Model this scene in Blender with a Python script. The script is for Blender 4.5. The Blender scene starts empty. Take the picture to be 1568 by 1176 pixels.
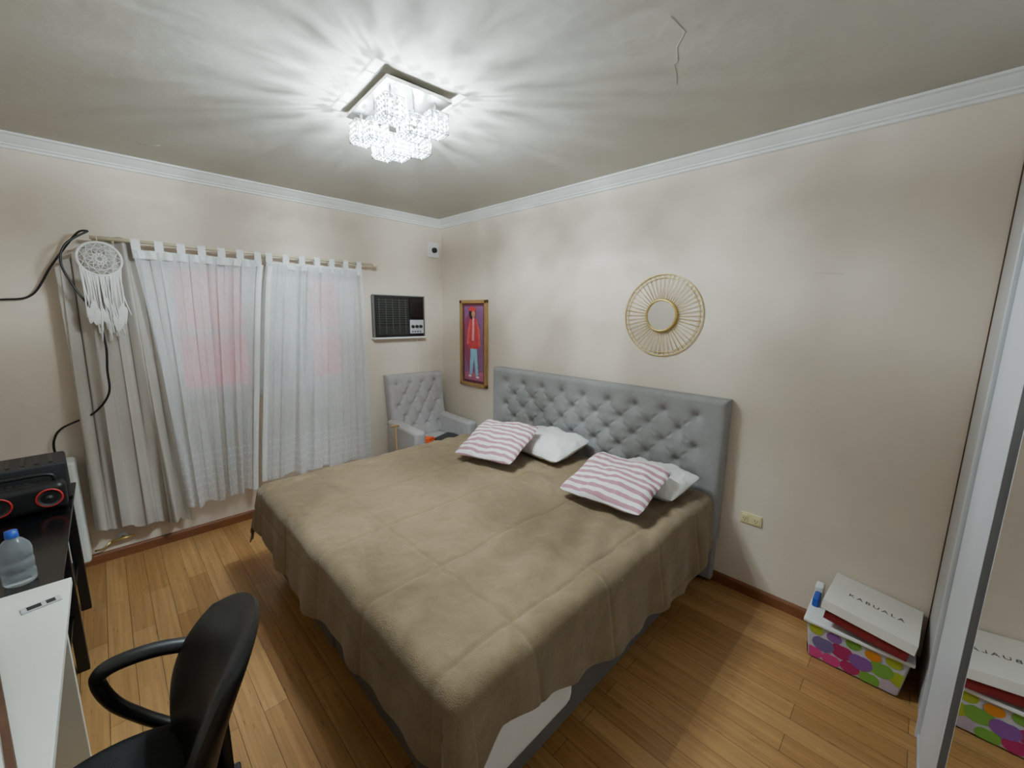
import bpy, math, numpy as np
from mathutils import Vector, Matrix
rng=np.random.RandomState(7)
C=bpy.context
COL=C.scene.collection
H=2.6; XW=3.866; YS=-3.38; XR=4.5

# ------------------------------------------------------------------ materials
def s2l(c):
    return tuple((x/12.92 if x<=.04045 else ((x+.055)/1.055)**2.4) for x in [v/255 for v in c])+(1,)
def newmat(name):
    m=bpy.data.materials.new(name); m.use_nodes=True
    nt=m.node_tree; b=nt.nodes['Principled BSDF']
    return m,nt,b
def N(nt,t,**kw):
    n=nt.nodes.new(t)
    for k,v in kw.items():
        if k in n.inputs: n.inputs[k].default_value=v
        else: setattr(n,k,v)
    return n
def coords(nt,scale=(1,1,1),rot=(0,0,0)):
    tc=nt.nodes.new('ShaderNodeTexCoord'); mp=nt.nodes.new('ShaderNodeMapping')
    mp.inputs['Scale'].default_value=scale; mp.inputs['Rotation'].default_value=rot
    nt.links.new(tc.outputs['Object'],mp.inputs['Vector']); return mp.outputs[0]
def mat(name,rgb,rough=.5,metal=0,var=.06,vscale=6,bump=0,bscale=80,spec=.5,sheen=0,emit=0,coat=0,stretch=(1,1,1)):
    m,nt,b=newmat(name); c=s2l(rgb)
    v=coords(nt,stretch)
    n=N(nt,'ShaderNodeTexNoise',Scale=vscale,Detail=4.0); nt.links.new(v,n.inputs['Vector'])
    r=N(nt,'ShaderNodeValToRGB'); e=r.color_ramp.elements
    e[0].position=.3; e[1].position=.7
    e[0].color=tuple(x*(1-var) for x in c[:3])+(1,); e[1].color=tuple(min(1,x*(1+var)) for x in c[:3])+(1,)
    nt.links.new(n.outputs['Fac'],r.inputs['Fac']); nt.links.new(r.outputs[0],b.inputs['Base Color'])
    b.inputs['Roughness'].default_value=rough; b.inputs['Metallic'].default_value=metal
    b.inputs['Specular IOR Level'].default_value=spec
    if sheen: b.inputs['Sheen Weight'].default_value=sheen; b.inputs['Sheen Roughness'].default_value=.4
    if coat: b.inputs['Coat Weight'].default_value=coat
    if bump:
        n2=N(nt,'ShaderNodeTexNoise',Scale=bscale,Detail=3.0); nt.links.new(v,n2.inputs['Vector'])
        bp=N(nt,'ShaderNodeBump',Strength=bump,Distance=.01); nt.links.new(n2.outputs['Fac'],bp.inputs['Height'])
        nt.links.new(bp.outputs[0],b.inputs['Normal'])
    if emit:
        b.inputs['Emission Color'].default_value=c; b.inputs['Emission Strength'].default_value=emit
    return m

M={}
def wallmat(name,cols,bstr=.1,sc=1.3,lo=.35,hi=.65,stain=None):
    m,nt,b=newmat(name); v=coords(nt)
    n=N(nt,'ShaderNodeTexNoise',Scale=sc,Detail=6.0,Roughness=.62,Distortion=.6); nt.links.new(v,n.inputs['Vector'])
    r=N(nt,'ShaderNodeValToRGB'); e=r.color_ramp.elements; e[0].position=lo;e[1].position=hi
    e[0].color=s2l(cols[0]); e[1].color=s2l(cols[-1])
    if len(cols)>2: q=e.new((lo+hi)/2); q.color=s2l(cols[1])
    nt.links.new(n.outputs['Fac'],r.inputs['Fac']); col=r.outputs[0]
    if stain:
        n3=N(nt,'ShaderNodeTexNoise',Scale=3.4,Detail=7.0,Roughness=.7,Distortion=1.0); nt.links.new(v,n3.inputs['Vector'])
        r3=N(nt,'ShaderNodeValToRGB'); r3.color_ramp.elements[0].position=.58; r3.color_ramp.elements[1].position=.78
        r3.color_ramp.elements[0].color=(0,0,0,1); r3.color_ramp.elements[1].color=(.5,.5,.5,1)
        nt.links.new(n3.outputs['Fac'],r3.inputs['Fac'])
        mx=N(nt,'ShaderNodeMix',data_type='RGBA'); nt.links.new(r3.outputs[0],mx.inputs[0]); nt.links.new(col,mx.inputs[6]); mx.inputs[7].default_value=s2l(stain)
        col=mx.outputs[2]
    nt.links.new(col,b.inputs['Base Color'])
    b.inputs['Roughness'].default_value=.75; b.inputs['Specular IOR Level'].default_value=.25
    n2=N(nt,'ShaderNodeTexNoise',Scale=14,Detail=6.0); nt.links.new(v,n2.inputs['Vector'])
    bp=N(nt,'ShaderNodeBump',Strength=bstr,Distance=.02); nt.links.new(n2.outputs['Fac'],bp.inputs['Height'])
    nt.links.new(bp.outputs[0],b.inputs['Normal']); return m
M['wall']=wallmat('wall_cream_paint',[(217,200,182),(222,206,189),(224,209,192)],.13,1.1,.3,.7,stain=(214,193,177))
M['ceil']=wallmat('ceiling_plaster',[(190,185,174),(197,192,182)],.10,1.6)
M['mold']=mat('molding_white',(230,228,224),.5,var=.02)
def floormat():
    m,nt,b=newmat('bamboo_floor'); v=coords(nt)
    br=N(nt,'ShaderNodeTexBrick'); nt.links.new(v,br.inputs['Vector'])
    br.inputs['Scale'].default_value=1; br.inputs['Brick Width'].default_value=.96; br.inputs['Row Height'].default_value=.092
    br.inputs['Mortar Size'].default_value=.0012; br.inputs['Mortar Smooth'].default_value=.2
    br.inputs['Color1'].default_value=s2l((186,142,92)); br.inputs['Color2'].default_value=s2l((162,117,70)); br.inputs['Mortar'].default_value=s2l((90,58,34))
    br.offset=.37
    b2=N(nt,'ShaderNodeTexBrick'); nt.links.new(v,b2.inputs['Vector'])
    b2.inputs['Scale'].default_value=1; b2.inputs['Brick Width'].default_value=.31; b2.inputs['Row Height'].default_value=.0184
    b2.inputs['Mortar Size'].default_value=.0004; b2.inputs['Color1'].default_value=(1.08,1.06,1.03,1); b2.inputs['Color2'].default_value=(.80,.76,.70,1); b2.inputs['Mortar'].default_value=(.7,.62,.55,1)
    b2.offset=.43
    mxs=N(nt,'ShaderNodeMix',data_type='RGBA',blend_type='MULTIPLY'); mxs.inputs[0].default_value=.6
    nt.links.new(br.outputs['Color'],mxs.inputs[6]); nt.links.new(b2.outputs['Color'],mxs.inputs[7])
    v2=coords(nt,(1.2,42,1)); n=N(nt,'ShaderNodeTexNoise',Scale=1.6,Detail=5.0,Roughness=.65); nt.links.new(v2,n.inputs['Vector'])
    mx=N(nt,'ShaderNodeMix',data_type='RGBA',blend_type='MULTIPLY'); mx.inputs[0].default_value=.55
    r=N(nt,'ShaderNodeValToRGB'); e=r.color_ramp.elements; e[0].position=.32;e[1].position=.68
    e[0].color=(.55,.48,.42,1); e[1].color=(1.12,1.1,1.04,1)
    nt.links.new(n.outputs['Fac'],r.inputs['Fac']); nt.links.new(mxs.outputs[2],mx.inputs[6]); nt.links.new(r.outputs[0],mx.inputs[7])
    v3=coords(nt,(7,52,1)); vo=N(nt,'ShaderNodeTexVoronoi',Scale=1.0); nt.links.new(v3,vo.inputs['Vector'])
    r3=N(nt,'ShaderNodeValToRGB'); r3.color_ramp.elements[0].position=.05; r3.color_ramp.elements[1].position=.16
    r3.color_ramp.elements[0].color=(.5,.4,.34,1); r3.color_ramp.elements[1].color=(1,1,1,1)
    nt.links.new(vo.outputs['Distance'],r3.inputs['Fac'])
    mx2=N(nt,'ShaderNodeMix',data_type='RGBA',blend_type='MULTIPLY'); mx2.inputs[0].default_value=.85
    nt.links.new(mx.outputs[2],mx2.inputs[6]); nt.links.new(r3.outputs[0],mx2.inputs[7])
    nt.links.new(mx2.outputs[2],b.inputs['Base Color'])
    b.inputs['Roughness'].default_value=.28
    bp=N(nt,'ShaderNodeBump',Strength=.3,Distance=.003,invert=True); nt.links.new(br.outputs['Fac'],bp.inputs['Height']); nt.links.new(bp.outputs[0],b.inputs['Normal'])
    return m
M['floor']=floormat()
M['base']=mat('baseboard_wood',(122,72,44),.45,var=.15,vscale=8,stretch=(1,1,6))
M['greyfab']=mat('grey_linen',(148,145,144),.9,var=.05,vscale=20,bump=.3,bscale=420,sheen=.1)
M['chairfab']=mat('light_grey_linen',(172,165,163),.9,var=.05,vscale=20,bump=.3,bscale=420,sheen=.1)
M['basefab']=mat('bed_base_fabric',(98,92,89),.9,var=.06,bump=.3,bscale=300)
M['white_cloth']=mat('white_cotton',(224,220,216),.85,var=.03,bump=.2,bscale=60)
M['black_pl']=mat('black_plastic',(16,16,18),.38,var=.1)
M['black_matte']=mat('black_fabric',(14,14,16),.85,var=.15,bump=.2,bscale=300)
M['black_gloss']=mat('black_glass',(12,12,14),.2,var=.02)
M['dark']=mat('dark_grey',(36,36,39),.5)
M['grille']=mat('grille_grey',(80,80,78),.5)
M['ac_trim']=mat('ac_trim_grey',(104,104,102),.5)
M['white_pl']=mat('white_plastic',(230,229,225),.4,var=.02)
M['white_metal']=mat('white_enamel',(216,218,212),.35,var=.03)
M['chrome']=mat('chrome',(205,203,198),.22,metal=1,var=.02)
M['alu']=mat('aluminium',(202,203,206),.4,metal=.3,var=.03)
M['panel']=mat('grey_filler_panel',(184,180,178),.5,var=.03)
M['stile']=mat('white_stile',(216,216,222),.4,var=.02)
M['gasket']=mat('grey_gasket',(100,98,98),.5)
M['gold']=mat('gold_metal',(205,178,112),.35,metal=.8,var=.04)
M['gold2']=mat('pale_brass',(210,184,116),.45,metal=.4,var=.04)
M['wood']=mat('frame_wood',(168,128,76),.5,var=.18,vscale=10,stretch=(8,8,1))
M['ivory']=mat('ivory_plastic',(228,214,164),.4,var=.02)
M['desk']=mat('desk_white_laminate',(222,222,212),.35,var=.02)
M['darkred']=mat('dark_red_card',(120,24,26),.6,var=.05)
M['card']=mat('white_cardboard',(226,220,210),.6,var=.03)
M['ring_red']=mat('red_ring',(190,36,38),.4)  # plain red of the speaker rings, no emission
M['rod']=mat('rod_cream',(214,200,170),.45,var=.04)
M['orange']=mat('orange_cloth',(230,78,26),.7)
M['blue']=mat('blue_plastic',(34,70,170),.4)
M['brown']=mat('brown_wood',(88,56,38),.5,var=.25,vscale=15)
M['crack']=mat('plaster_crack',(182,177,166),.9)
M['wallcrack']=mat('wall_hairline',(206,188,171),.9)
M['curtain_grey']=mat('grey_blackout_curtain',(180,171,162),.85,var=.03,bump=.15,bscale=250)
m,nt,b=newmat('mirror_glass'); b.inputs['Metallic'].default_value=1; b.inputs['Roughness'].default_value=.015; b.inputs['Base Color'].default_value=(.86,.88,.87,1); M['mirror']=m
def fleece():
    m,nt,b=newmat('taupe_fleece'); v=coords(nt)
    n=N(nt,'ShaderNodeTexNoise',Scale=4.2,Detail=7.0,Roughness=.62,Distortion=1.2); nt.links.new(v,n.inputs['Vector'])
    r=N(nt,'ShaderNodeValToRGB'); e=r.color_ramp.elements; e[0].position=.36;e[1].position=.68
    e[0].color=s2l((122,102,76)); e[1].color=s2l((139,118,90))
    nt.links.new(n.outputs['Fac'],r.inputs['Fac']); nt.links.new(r.outputs[0],b.inputs['Base Color'])
    b.inputs['Roughness'].default_value=.85; b.inputs['Sheen Weight'].default_value=.2; b.inputs['Sheen Roughness'].default_value=.45
    b.inputs['Specular IOR Level'].default_value=.2
    n2=N(nt,'ShaderNodeTexNoise',Scale=260,Detail=2.0); nt.links.new(v,n2.inputs['Vector'])
    n3=N(nt,'ShaderNodeTexNoise',Scale=14,Detail=4.0); nt.links.new(v,n3.inputs['Vector'])
    ad=N(nt,'ShaderNodeMath',operation='MULTIPLY_ADD'); nt.links.new(n3.outputs['Fac'],ad.inputs[0]); ad.inputs[1].default_value=2.5; nt.links.new(n2.outputs['Fac'],ad.inputs[2])
    bp=N(nt,'ShaderNodeBump',Strength=.4,Distance=.009); nt.links.new(ad.outputs[0],bp.inputs['Height']); nt.links.new(bp.outputs[0],b.inputs['Normal'])
    return m
M['fleece']=fleece()
def sheer():
    m,nt,b=newmat('white_sheer'); out=nt.nodes['Material Output']
    b.inputs['Base Color'].default_value=s2l((232,233,236)); b.inputs['Roughness'].default_value=.9
    tl=N(nt,'ShaderNodeBsdfTranslucent'); tl.inputs['Color'].default_value=s2l((236,236,236))
    tr=N(nt,'ShaderNodeBsdfTransparent')
    m1=N(nt,'ShaderNodeMixShader'); m1.inputs[0].default_value=.2
    m2=N(nt,'ShaderNodeMixShader')
    v=coords(nt,(1,90,14)); n=N(nt,'ShaderNodeTexNoise',Scale=1.0,Detail=2.0); nt.links.new(v,n.inputs['Vector'])
    mr=N(nt,'ShaderNodeMapRange'); mr.inputs['From Min'].default_value=.3; mr.inputs['From Max'].default_value=.7; mr.inputs['To Min'].default_value=.31; mr.inputs['To Max'].default_value=.40
    nt.links.new(n.outputs['Fac'],mr.inputs['Value'])
    tc=N(nt,'ShaderNodeTexCoord'); sp=N(nt,'ShaderNodeSeparateXYZ'); nt.links.new(tc.outputs['Object'],sp.inputs[0])
    def mth(op,a,bb):
        q=N(nt,'ShaderNodeMath',operation=op)
        for i,x in enumerate((a,bb)):
            if x is None: continue
            if hasattr(x,'links'): nt.links.new(x,q.inputs[i])
            else: q.inputs[i].default_value=x
        return q.outputs[0]
    rows=mth('GREATER_THAN',mth('SINE',mth('MULTIPLY',sp.outputs['Z'],110.0),None),.7)
    dash=mth('GREATER_THAN',mth('SINE',mth('MULTIPLY',sp.outputs['Y'],260.0),None),-.3)
    low=mth('LESS_THAN',sp.outputs['Z'],.66)
    k=mth('MULTIPLY',mth('MULTIPLY',rows,dash),low)
    fac=mth('MULTIPLY',mr.outputs[0],mth('SUBTRACT',1.0,mth('MULTIPLY',k,.3)))
    nt.links.new(b.outputs[0],m1.inputs[1]); nt.links.new(tl.outputs[0],m1.inputs[2])
    nt.links.new(fac,m2.inputs[0]); nt.links.new(m1.outputs[0],m2.inputs[1]); nt.links.new(tr.outputs[0],m2.inputs[2])
    nt.links.new(m2.outputs[0],out.inputs['Surface']); return m
M['sheer']=sheer()
M['sheer_hem']=mat('sheer_hem',(228,228,226),.9,var=.04,vscale=60,bump=.4,bscale=90)
def stripes(name,c1,c2,period,duty=.5):
    m,nt,b=newmat(name); tc=N(nt,'ShaderNodeTexCoord'); sp=N(nt,'ShaderNodeSeparateXYZ'); nt.links.new(tc.outputs['Object'],sp.inputs[0])
    dv=N(nt,'ShaderNodeMath',operation='DIVIDE'); dv.inputs[1].default_value=period; nt.links.new(sp.outputs['Y'],dv.inputs[0])
    fr=N(nt,'ShaderNodeMath',operation='FRACT'); nt.links.new(dv.outputs[0],fr.inputs[0])
    gt=N(nt,'ShaderNodeMath',operation='GREATER_THAN'); gt.inputs[1].default_value=duty; nt.links.new(fr.outputs[0],gt.inputs[0])
    mx=N(nt,'ShaderNodeMix',data_type='RGBA'); nt.links.new(gt.outputs[0],mx.inputs[0]); mx.inputs[6].default_value=s2l(c1); mx.inputs[7].default_value=s2l(c2)
    nt.links.new(mx.outputs[2],b.inputs['Base Color']); b.inputs['Roughness'].default_value=.85
    n2=N(nt,'ShaderNodeTexNoise',Scale=25,Detail=3.0); nt.links.new(tc.outputs['Object'],n2.inputs['Vector'])
    bp=N(nt,'ShaderNodeBump',Strength=.4,Distance=.01); nt.links.new(n2.outputs['Fac'],bp.inputs['Height']); nt.links.new(bp.outputs[0],b.inputs['Normal'])
    return m
M['stripe']=stripes('pink_striped_cotton',(170,122,130),(224,216,216),.05,.5)
def shutter():
    m,nt,b=newmat('pink_shutter'); out=nt.nodes['Material Output']
    b.inputs['Base Color'].default_value=s2l((236,182,184)); b.inputs['Roughness'].default_value=.6
    tl=N(nt,'ShaderNodeBsdfTranslucent'); tl.inputs['Color'].default_value=s2l((245,194,196))
    m1=N(nt,'ShaderNodeMixShader'); m1.inputs[0].default_value=.5
    nt.links.new(b.outputs[0],m1.inputs[1]); nt.links.new(tl.outputs[0],m1.inputs[2]); nt.links.new(m1.outputs[0],out.inputs['Surface']); return m
M['shutter']=shutter()
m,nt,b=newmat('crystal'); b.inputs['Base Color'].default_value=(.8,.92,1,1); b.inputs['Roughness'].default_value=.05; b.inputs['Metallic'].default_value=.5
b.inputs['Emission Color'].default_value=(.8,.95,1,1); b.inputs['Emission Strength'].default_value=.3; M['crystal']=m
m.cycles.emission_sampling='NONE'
m,nt,b=newmat('led_bulb'); b.inputs['Emission Color'].default_value=(.9,.97,1,1); b.inputs['Emission Strength'].default_value=25; M['bulb']=m
m,nt,b=newmat('clear_plastic'); b.inputs['Base Color'].default_value=(.80,.88,.95,1); b.inputs['Roughness'].default_value=.10; b.inputs['Transmission Weight'].default_value=.85; b.inputs['IOR'].default_value=1.25; M['clear']=m

# ------------------------------------------------------------------ geometry helpers
def obj(name,verts,faces,mt,parent=None,smooth=False):
    me=bpy.data.meshes.new(name); me.from_pydata([tuple(v) for v in verts],[],[tuple(f) for f in faces]); me.update()
    if mt is not None: me.materials.append(mt)
    o=bpy.data.objects.new(name,me); COL.objects.link(o)
    if smooth: me.polygons.foreach_set('use_smooth',[True]*len(me.polygons))
    if parent: o.parent=parent
    return o
def empty(name,loc=(0,0,0),rotz=0):
    e=bpy.data.objects.new(name,None); e.empty_display_size=.1; e.location=loc; e.rotation_euler=(0,0,rotz); COL.objects.link(e); return e
def bev(o,w,seg=3):
    m=o.modifiers.new('bevel','BEVEL'); m.width=w; m.segments=seg; m.limit_method='ANGLE'; m.angle_limit=math.radians(40)
    o.data.polygons.foreach_set('use_smooth',[True]*len(o.data.polygons))
    w=o.modifiers.new('wn','WEIGHTED_NORMAL'); return o
BF=[(0,3,2,1),(4,5,6,7),(0,1,5,4),(1,2,6,5),(2,3,7,6),(3,0,4,7)]
def bv(x0,x1,y0,y1,z0,z1): return [(x0,y0,z0),(x1,y0,z0),(x1,y1,z0),(x0,y1,z0),(x0,y0,z1),(x1,y0,z1),(x1,y1,z1),(x0,y1,z1)]
def box(name,x0,x1,y0,y1,z0,z1,mt,parent=None,bevel=0,seg=3):
    o=obj(name,bv(x0,x1,y0,y1,z0,z1),BF,mt,parent)
    if bevel: bev(o,bevel,seg)
    return o
def boxes(name,lst,mt,parent=None,bevel=0):
    V=[];F=[]
    for b_ in lst:
        k=len(V); V+=bv(*b_); F+=[tuple(i+k for i in f) for f in BF]
    o=obj(name,V,F,mt,parent)
    if bevel: bev(o,bevel,2)
    return o
def tube_geo(pts,r,seg=10,closed=False,flat=1.0):
    pts=[Vector(p) for p in pts]; n=len(pts); V=[];F=[]
    rs=r if hasattr(r,'__len__') else [r]*n
    prev=None
    for i,p in enumerate(pts):
        if closed: t=(pts[(i+1)%n]-pts[i-1])
        else: t=pts[min(i+1,n-1)]-pts[max(i-1,0)]
        t.normalize()
        if prev is None:
            a=Vector((0,0,1)) if abs(t.z)<.9 else Vector((1,0,0)); u=t.cross(a).normalized()
        else: u=(prev-t*prev.dot(t)).normalized()
        w=t.cross(u); prev=u
        for k in range(seg):
            an=2*math.pi*k/seg; V.append(p+u*math.cos(an)*rs[i]+w*math.sin(an)*rs[i]*flat)
    m=n if closed else n-1
    for i in range(m):
        for k in range(seg):
            a=i*seg+k; b_=i*seg+(k+1)%seg; c=((i+1)%n)*seg+(k+1)%seg; d=((i+1)%n)*seg+k
            F.append((a,b_,c,d))
    if not closed:
        F.append(tuple(range(seg))[::-1]); F.append(tuple((n-1)*seg+k for k in range(seg)))
    return V,F
def tube(name,pts,r,mt,parent=None,seg=10,closed=False,flat=1.0):
    V,F=tube_geo(pts,r,seg,closed,flat); return obj(name,V,F,mt,parent,True)
def tubes(name,lst,mt,parent=None,seg=6):
    V=[];F=[]
    for pts,r,cl in lst:
        v,f=tube_geo(pts,r,seg,cl); k=len(V); V+=v; F+=[tuple(i+k for i in q) for q in f]
    return obj(name,V,F,mt,parent,True)
def spline(pts,n=8,closed=False):
    P=[Vector(p) for p in pts]; out=[]; m=len(P)
    rngi=range(m) if closed else range(m-1)
    for i in rngi:
        if closed: a,b_,c,d=P[i-1],P[i],P[(i+1)%m],P[(i+2)%m]
        else: a,b_,c,d=P[max(i-1,0)],P[i],P[i+1],P[min(i+2,m-1)]
        for k in range(n):
            t=k/n; out.append(.5*((2*b_)+(c-a)*t+(2*a-5*b_+4*c-d)*t*t+(3*b_-a-3*c+d)*t**3))
    if not closed: out.append(P[-1])
    return out
def lathe(name,prof,c,mt,parent=None,axis='z',seg=40,smooth=True):
    V=[];F=[];n=len(prof)
    for i in range(seg):
        a=2*math.pi*i/seg
        for r,h in prof:
            p={'z':(r*math.cos(a),r*math.sin(a),h),'y':(r*math.cos(a),h,r*math.sin(a)),'x':(h,r*math.cos(a),r*math.sin(a))}[axis]
            V.append((p[0]+c[0],p[1]+c[1],p[2]+c[2]))
    for i in range(seg):
        for j in range(n-1):
            F.append((i*n+j,((i+1)%seg)*n+j,((i+1)%seg)*n+j+1,i*n+j+1))
    return obj(name,V,F,mt,parent,smooth)
def gridobj(name,X,Y,Z,mt,parent=None,thick=0,flip=False):
    nu,nv=X.shape; V=np.stack([X.ravel(),Y.ravel(),Z.ravel()],1).tolist(); F=[]
    for i in range(nu-1):
        for j in range(nv-1):
            f=(i*nv+j,(i+1)*nv+j,(i+1)*nv+j+1,i*nv+j+1); F.append(f[::-1] if flip else f)
    o=obj(name,V,F,mt,parent,True)
    if thick:
        s=o.modifiers.new('s','SOLIDIFY'); s.thickness=thick; s.offset=0
    return o
def sn(x,y,seed=0,oct=5,f=1.0):
    r=np.random.RandomState(seed); s=0*x
    for o in range(oct):
        for k in range(4):
            a=r.uniform(0,2*math.pi); ff=f*(1.9**o)*r.uniform(.7,1.3); ph=r.uniform(0,6.28)
            s=s+np.sin((x*math.cos(a)+y*math.sin(a))*ff*2*math.pi+ph)*(.55**o)*.25
    return s
R=math.radians

# ------------------------------------------------------------------ room shell
box('floor',-.15,XR+.1,YS-.1,.1,-.1,0,M['floor'])
ceil=box('ceiling',-.15,XR+.1,YS-.1,.1,H,H+.1,M['ceil'])
tubes('plaster_crack',[([(2.98,-1.22,H),(2.985,-1.12,H),(2.93,-1.06,H),(2.90,-.98,H),(2.88,-.97,H),(2.86,-.90,H),(2.83,-.83,H)],.0008,False),([(.36,-2.34,H),(.38,-2.28,H),(.42,-2.25,H)],.002,False)],M['crack'],ceil)
wb_=box('wall_back',0,XR,0,.1,0,H,M['wall'])
tubes('hairline_cracks',[([(3.02,0,.80),(3.06,0,.86),(3.13,0,.885),(3.2,0,.88),(3.24,0,.87)],.0009,False),([(3.15,0,1.86),(3.25,0,1.89),(3.36,0,1.88)],.0009,False),([(3.04,0,1.155),(3.055,0,1.15)],.002,False)],M['wallcrack'],wb_)
WY0,WY1,WZ0,WZ1=-2.30,-.98,1.04,2.0
boxes('wall_left',[(-.15,0,YS,WY0,0,H),(-.15,0,WY1,.1,0,H),(-.15,0,WY0,WY1,0,WZ0),(-.15,0,WY0,WY1,WZ1,H)],M['wall'])
box('wall_front',0,XR,YS-.1,YS,0,H,M['wall'])
box('wall_right',XR,XR+.1,YS-.1,.1,0,H,M['wall'])
def molding(name,prof,p0,p1,mt):
    p0=Vector(p0);p1=Vector(p1);d=(p1-p0).normalized();nrm=Vector((-d.y,d.x,0))
    V=[];n=len(prof)
    for p in (p0,p1):
        for o_,z in prof: V.append(p+nrm*o_+Vector((0,0,z)))
    F=[(i,(i+1)%n,n+(i+1)%n,n+i) for i in range(n)]+[tuple(range(n)),tuple(range(2*n-1,n-1,-1))]
    return obj(name,V,F,mt)
prof=[(0.001,-.001),(.07,-.001),(.07,-.012),(.058,-.016),(.045,-.03),(.03,-.044),(.022,-.05),(.022,-.058),(.012,-.062),(.012,-.074),(0.001,-.078)]
molding('trim_1',prof,(XW-.002,0,H),(0,0,H),M['mold'])
molding('trim_2',prof,(0,0,H),(0,YS,H),M['mold'])
molding('trim_3',prof,(0,YS,H),(XW,YS,H),M['mold'])
bp_=[(0.001,.001),(.015,.001),(.015,.055),(.010,.065),(0.001,.068)]
molding('baseboard_back',bp_,(XW-.002,0,0),(.016,0,0),M['base'])
molding('baseboard_left',bp_,(0,-.016,0),(0,YS+.016,0),M['base'])
molding('baseboard_front',bp_,(.016,YS,0),(XW,YS,0),M['base'])
# window
w=empty('window_1')
fx0,fx1=-.09,-.012
PA=(-2.225,-1.82); PB=(-1.34,-1.085)
boxes('frame',[(fx0,fx1,WY0,PA[0],WZ0,WZ1),(fx0,fx1,PB[1],WY1,WZ0,WZ1),(fx0,fx1,PA[1],PB[0],WZ0,WZ1),(fx0,fx1,PA[0],PA[1],WZ0,WZ0+.06),(fx0,fx1,PB[0],PB[1],WZ0,WZ0+.06),(fx0,fx1,PA[0],PA[1],WZ1-.05,WZ1),(fx0,fx1,PB[0],PB[1],WZ1-.05,WZ1),(fx0+.01,fx1-.01,PA[0],PA[1],1.49,1.53),(fx0+.01,fx1-.01,PB[0],PB[1],1.49,1.53)],M['white_pl'],w)
box('sill',-.10,.02,WY0-.02,WY1+.02,WZ0-.03,WZ0,M['white_pl'],w,.004)
V=[];F=[]
for a,b_ in ((PA[0]-.01,PA[1]+.01),(PB[0]-.01,PB[1]+.01)):
    z=WZ0+.05
    while z<WZ1-.05:
        k=len(V)
        V+=[(-.115,a,z),(-.115,b_,z),(-.095,b_,z+.034),(-.095,a,z+.034),(-.111,a,z-.001),(-.111,b_,z-.001),(-.091,b_,z+.032),(-.091,a,z+.032)]
        F+=[tuple(i+k for i in f) for f in BF]; z+=.032
obj('shutter_slats',V,F,M['shutter'],w)

# ------------------------------------------------------------------ curtains
def curtain(name,top,bot,x,folds,amp,mt,parent,seed,n=260,nv=70,hemvar=.015,xb=0,bulge=0):
    (ty0,ty1,tz)=top; (by0,by1,bz0,bz1)=bot
    u=np.linspace(0,1,n)[:,None]; v=np.linspace(0,1,nv)[None,:]
    if hasattr(tz,'__len__'): tz=np.interp(u,np.linspace(0,1,len(tz)),tz)
    uu=u+.016*np.sin(u*31+seed)+.010*np.sin(v*5+u*17)
    zb=bz0+(bz1-bz0)*u+hemvar*np.sin(u*23+seed)
    Z=tz+(zb-tz)*v
    ease=v**.8
    Y=(ty0+(ty1-ty0)*u)*(1-ease)+(by0+(by1-by0)*u)*ease + .008*np.sin(u*folds*12.5+v*3)
    A=amp*(.55+.6*v)*(.7+.5*np.sin(u*9+seed*2))
    ph=2*np.pi*folds*uu+.5*np.sin(v*3.1+seed)
    X=x+xb*v+A*np.sin(ph)+A*.35*np.sin(2.3*ph+1.3+v*2)+bulge*np.sin(np.pi*v)*np.sin(np.pi*u)
    X=np.maximum(X,.012)
    return gridobj(name,X,Y,Z,mt,parent)
cs=empty('curtain_set')
RZ=2.085;RX=.10
tube('rod',[(RX,-2.60,RZ),(RX,-.82,RZ)],.011,M['rod'],cs,16)
lathe('finial',[(0,-.0),(.014,.004),(.02,.015),(.012,.028),(.016,.035),(0.0,.045)],(RX,-.82,RZ),M['rod'],cs,'y',20)
tubes('rod_brackets',[([(0.001,y,RZ-.03),(.05,y,RZ-.02),(RX,y,RZ-.012)],.006,False) for y in (-2.5,-1.69,-.87)],M['rod'],cs)
curtain('sheer_left',(-2.42,-1.705,2.03),(-2.31,-1.875,.26,.29),.11,7,.026,M['sheer'],cs,1.0)
curtain('sheer_right',(-1.675,-.93,2.02),(-1.845,-.93,.34,.31),.12,7,.030,M['sheer'],cs,2.3)
for nm,a,b_ in (('header_left',-2.42,-1.705),('header_right',-1.675,-.93)):
    u=np.linspace(0,1,160)[:,None]; v=np.linspace(0,1,6)[None,:]
    gridobj(nm,.112+.008*np.sin(u*60)+0*v,a+(b_-a)*u+0*v,2.035-.055*v+0*u,M['sheer_hem'],cs,.003)
for nm,yt,yb,zt,zb in (('side_hem_left',-1.72,-1.89,2.0,.29),('side_hem_right',-1.655,-1.825,2.0,.34)):
    u=np.linspace(0,1,5)[:,None]; v=np.linspace(0,1,50)[None,:]
    gridobj(nm,.150+.010*np.sin(v*7+yt)+.010*np.sin(u*3),(yt+(yb-yt)*v**.8)+(u-.5)*.035,zt+(zb-zt)*v+0*u,M['sheer_hem'],cs)
tl=[]
for a,b_,k in ((-2.42,-1.705,7),(-1.675,-.93,7)):
    for i in range(k): tl.append(a+.022+(b_-a-.044)*i/(k-1))
V=[];F=[]
for y in tl:
    loop=[(RX+.012,2.0),(RX+.014,RZ),(RX+.008,RZ+.013),(RX,RZ+.016),(RX-.008,RZ+.013),(RX-.014,RZ),(RX-.002,2.0)]
    k=len(V)
    for (px,pz) in loop: V+=[(px,y-.022,pz),(px,y+.022,pz)]
    for i in range(len(loop)-1): F.append((k+2*i,k+2*i+1,k+2*i+3,k+2*i+2))
obj('tabs',V,F,M['sheer_hem'],cs,True)
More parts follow.
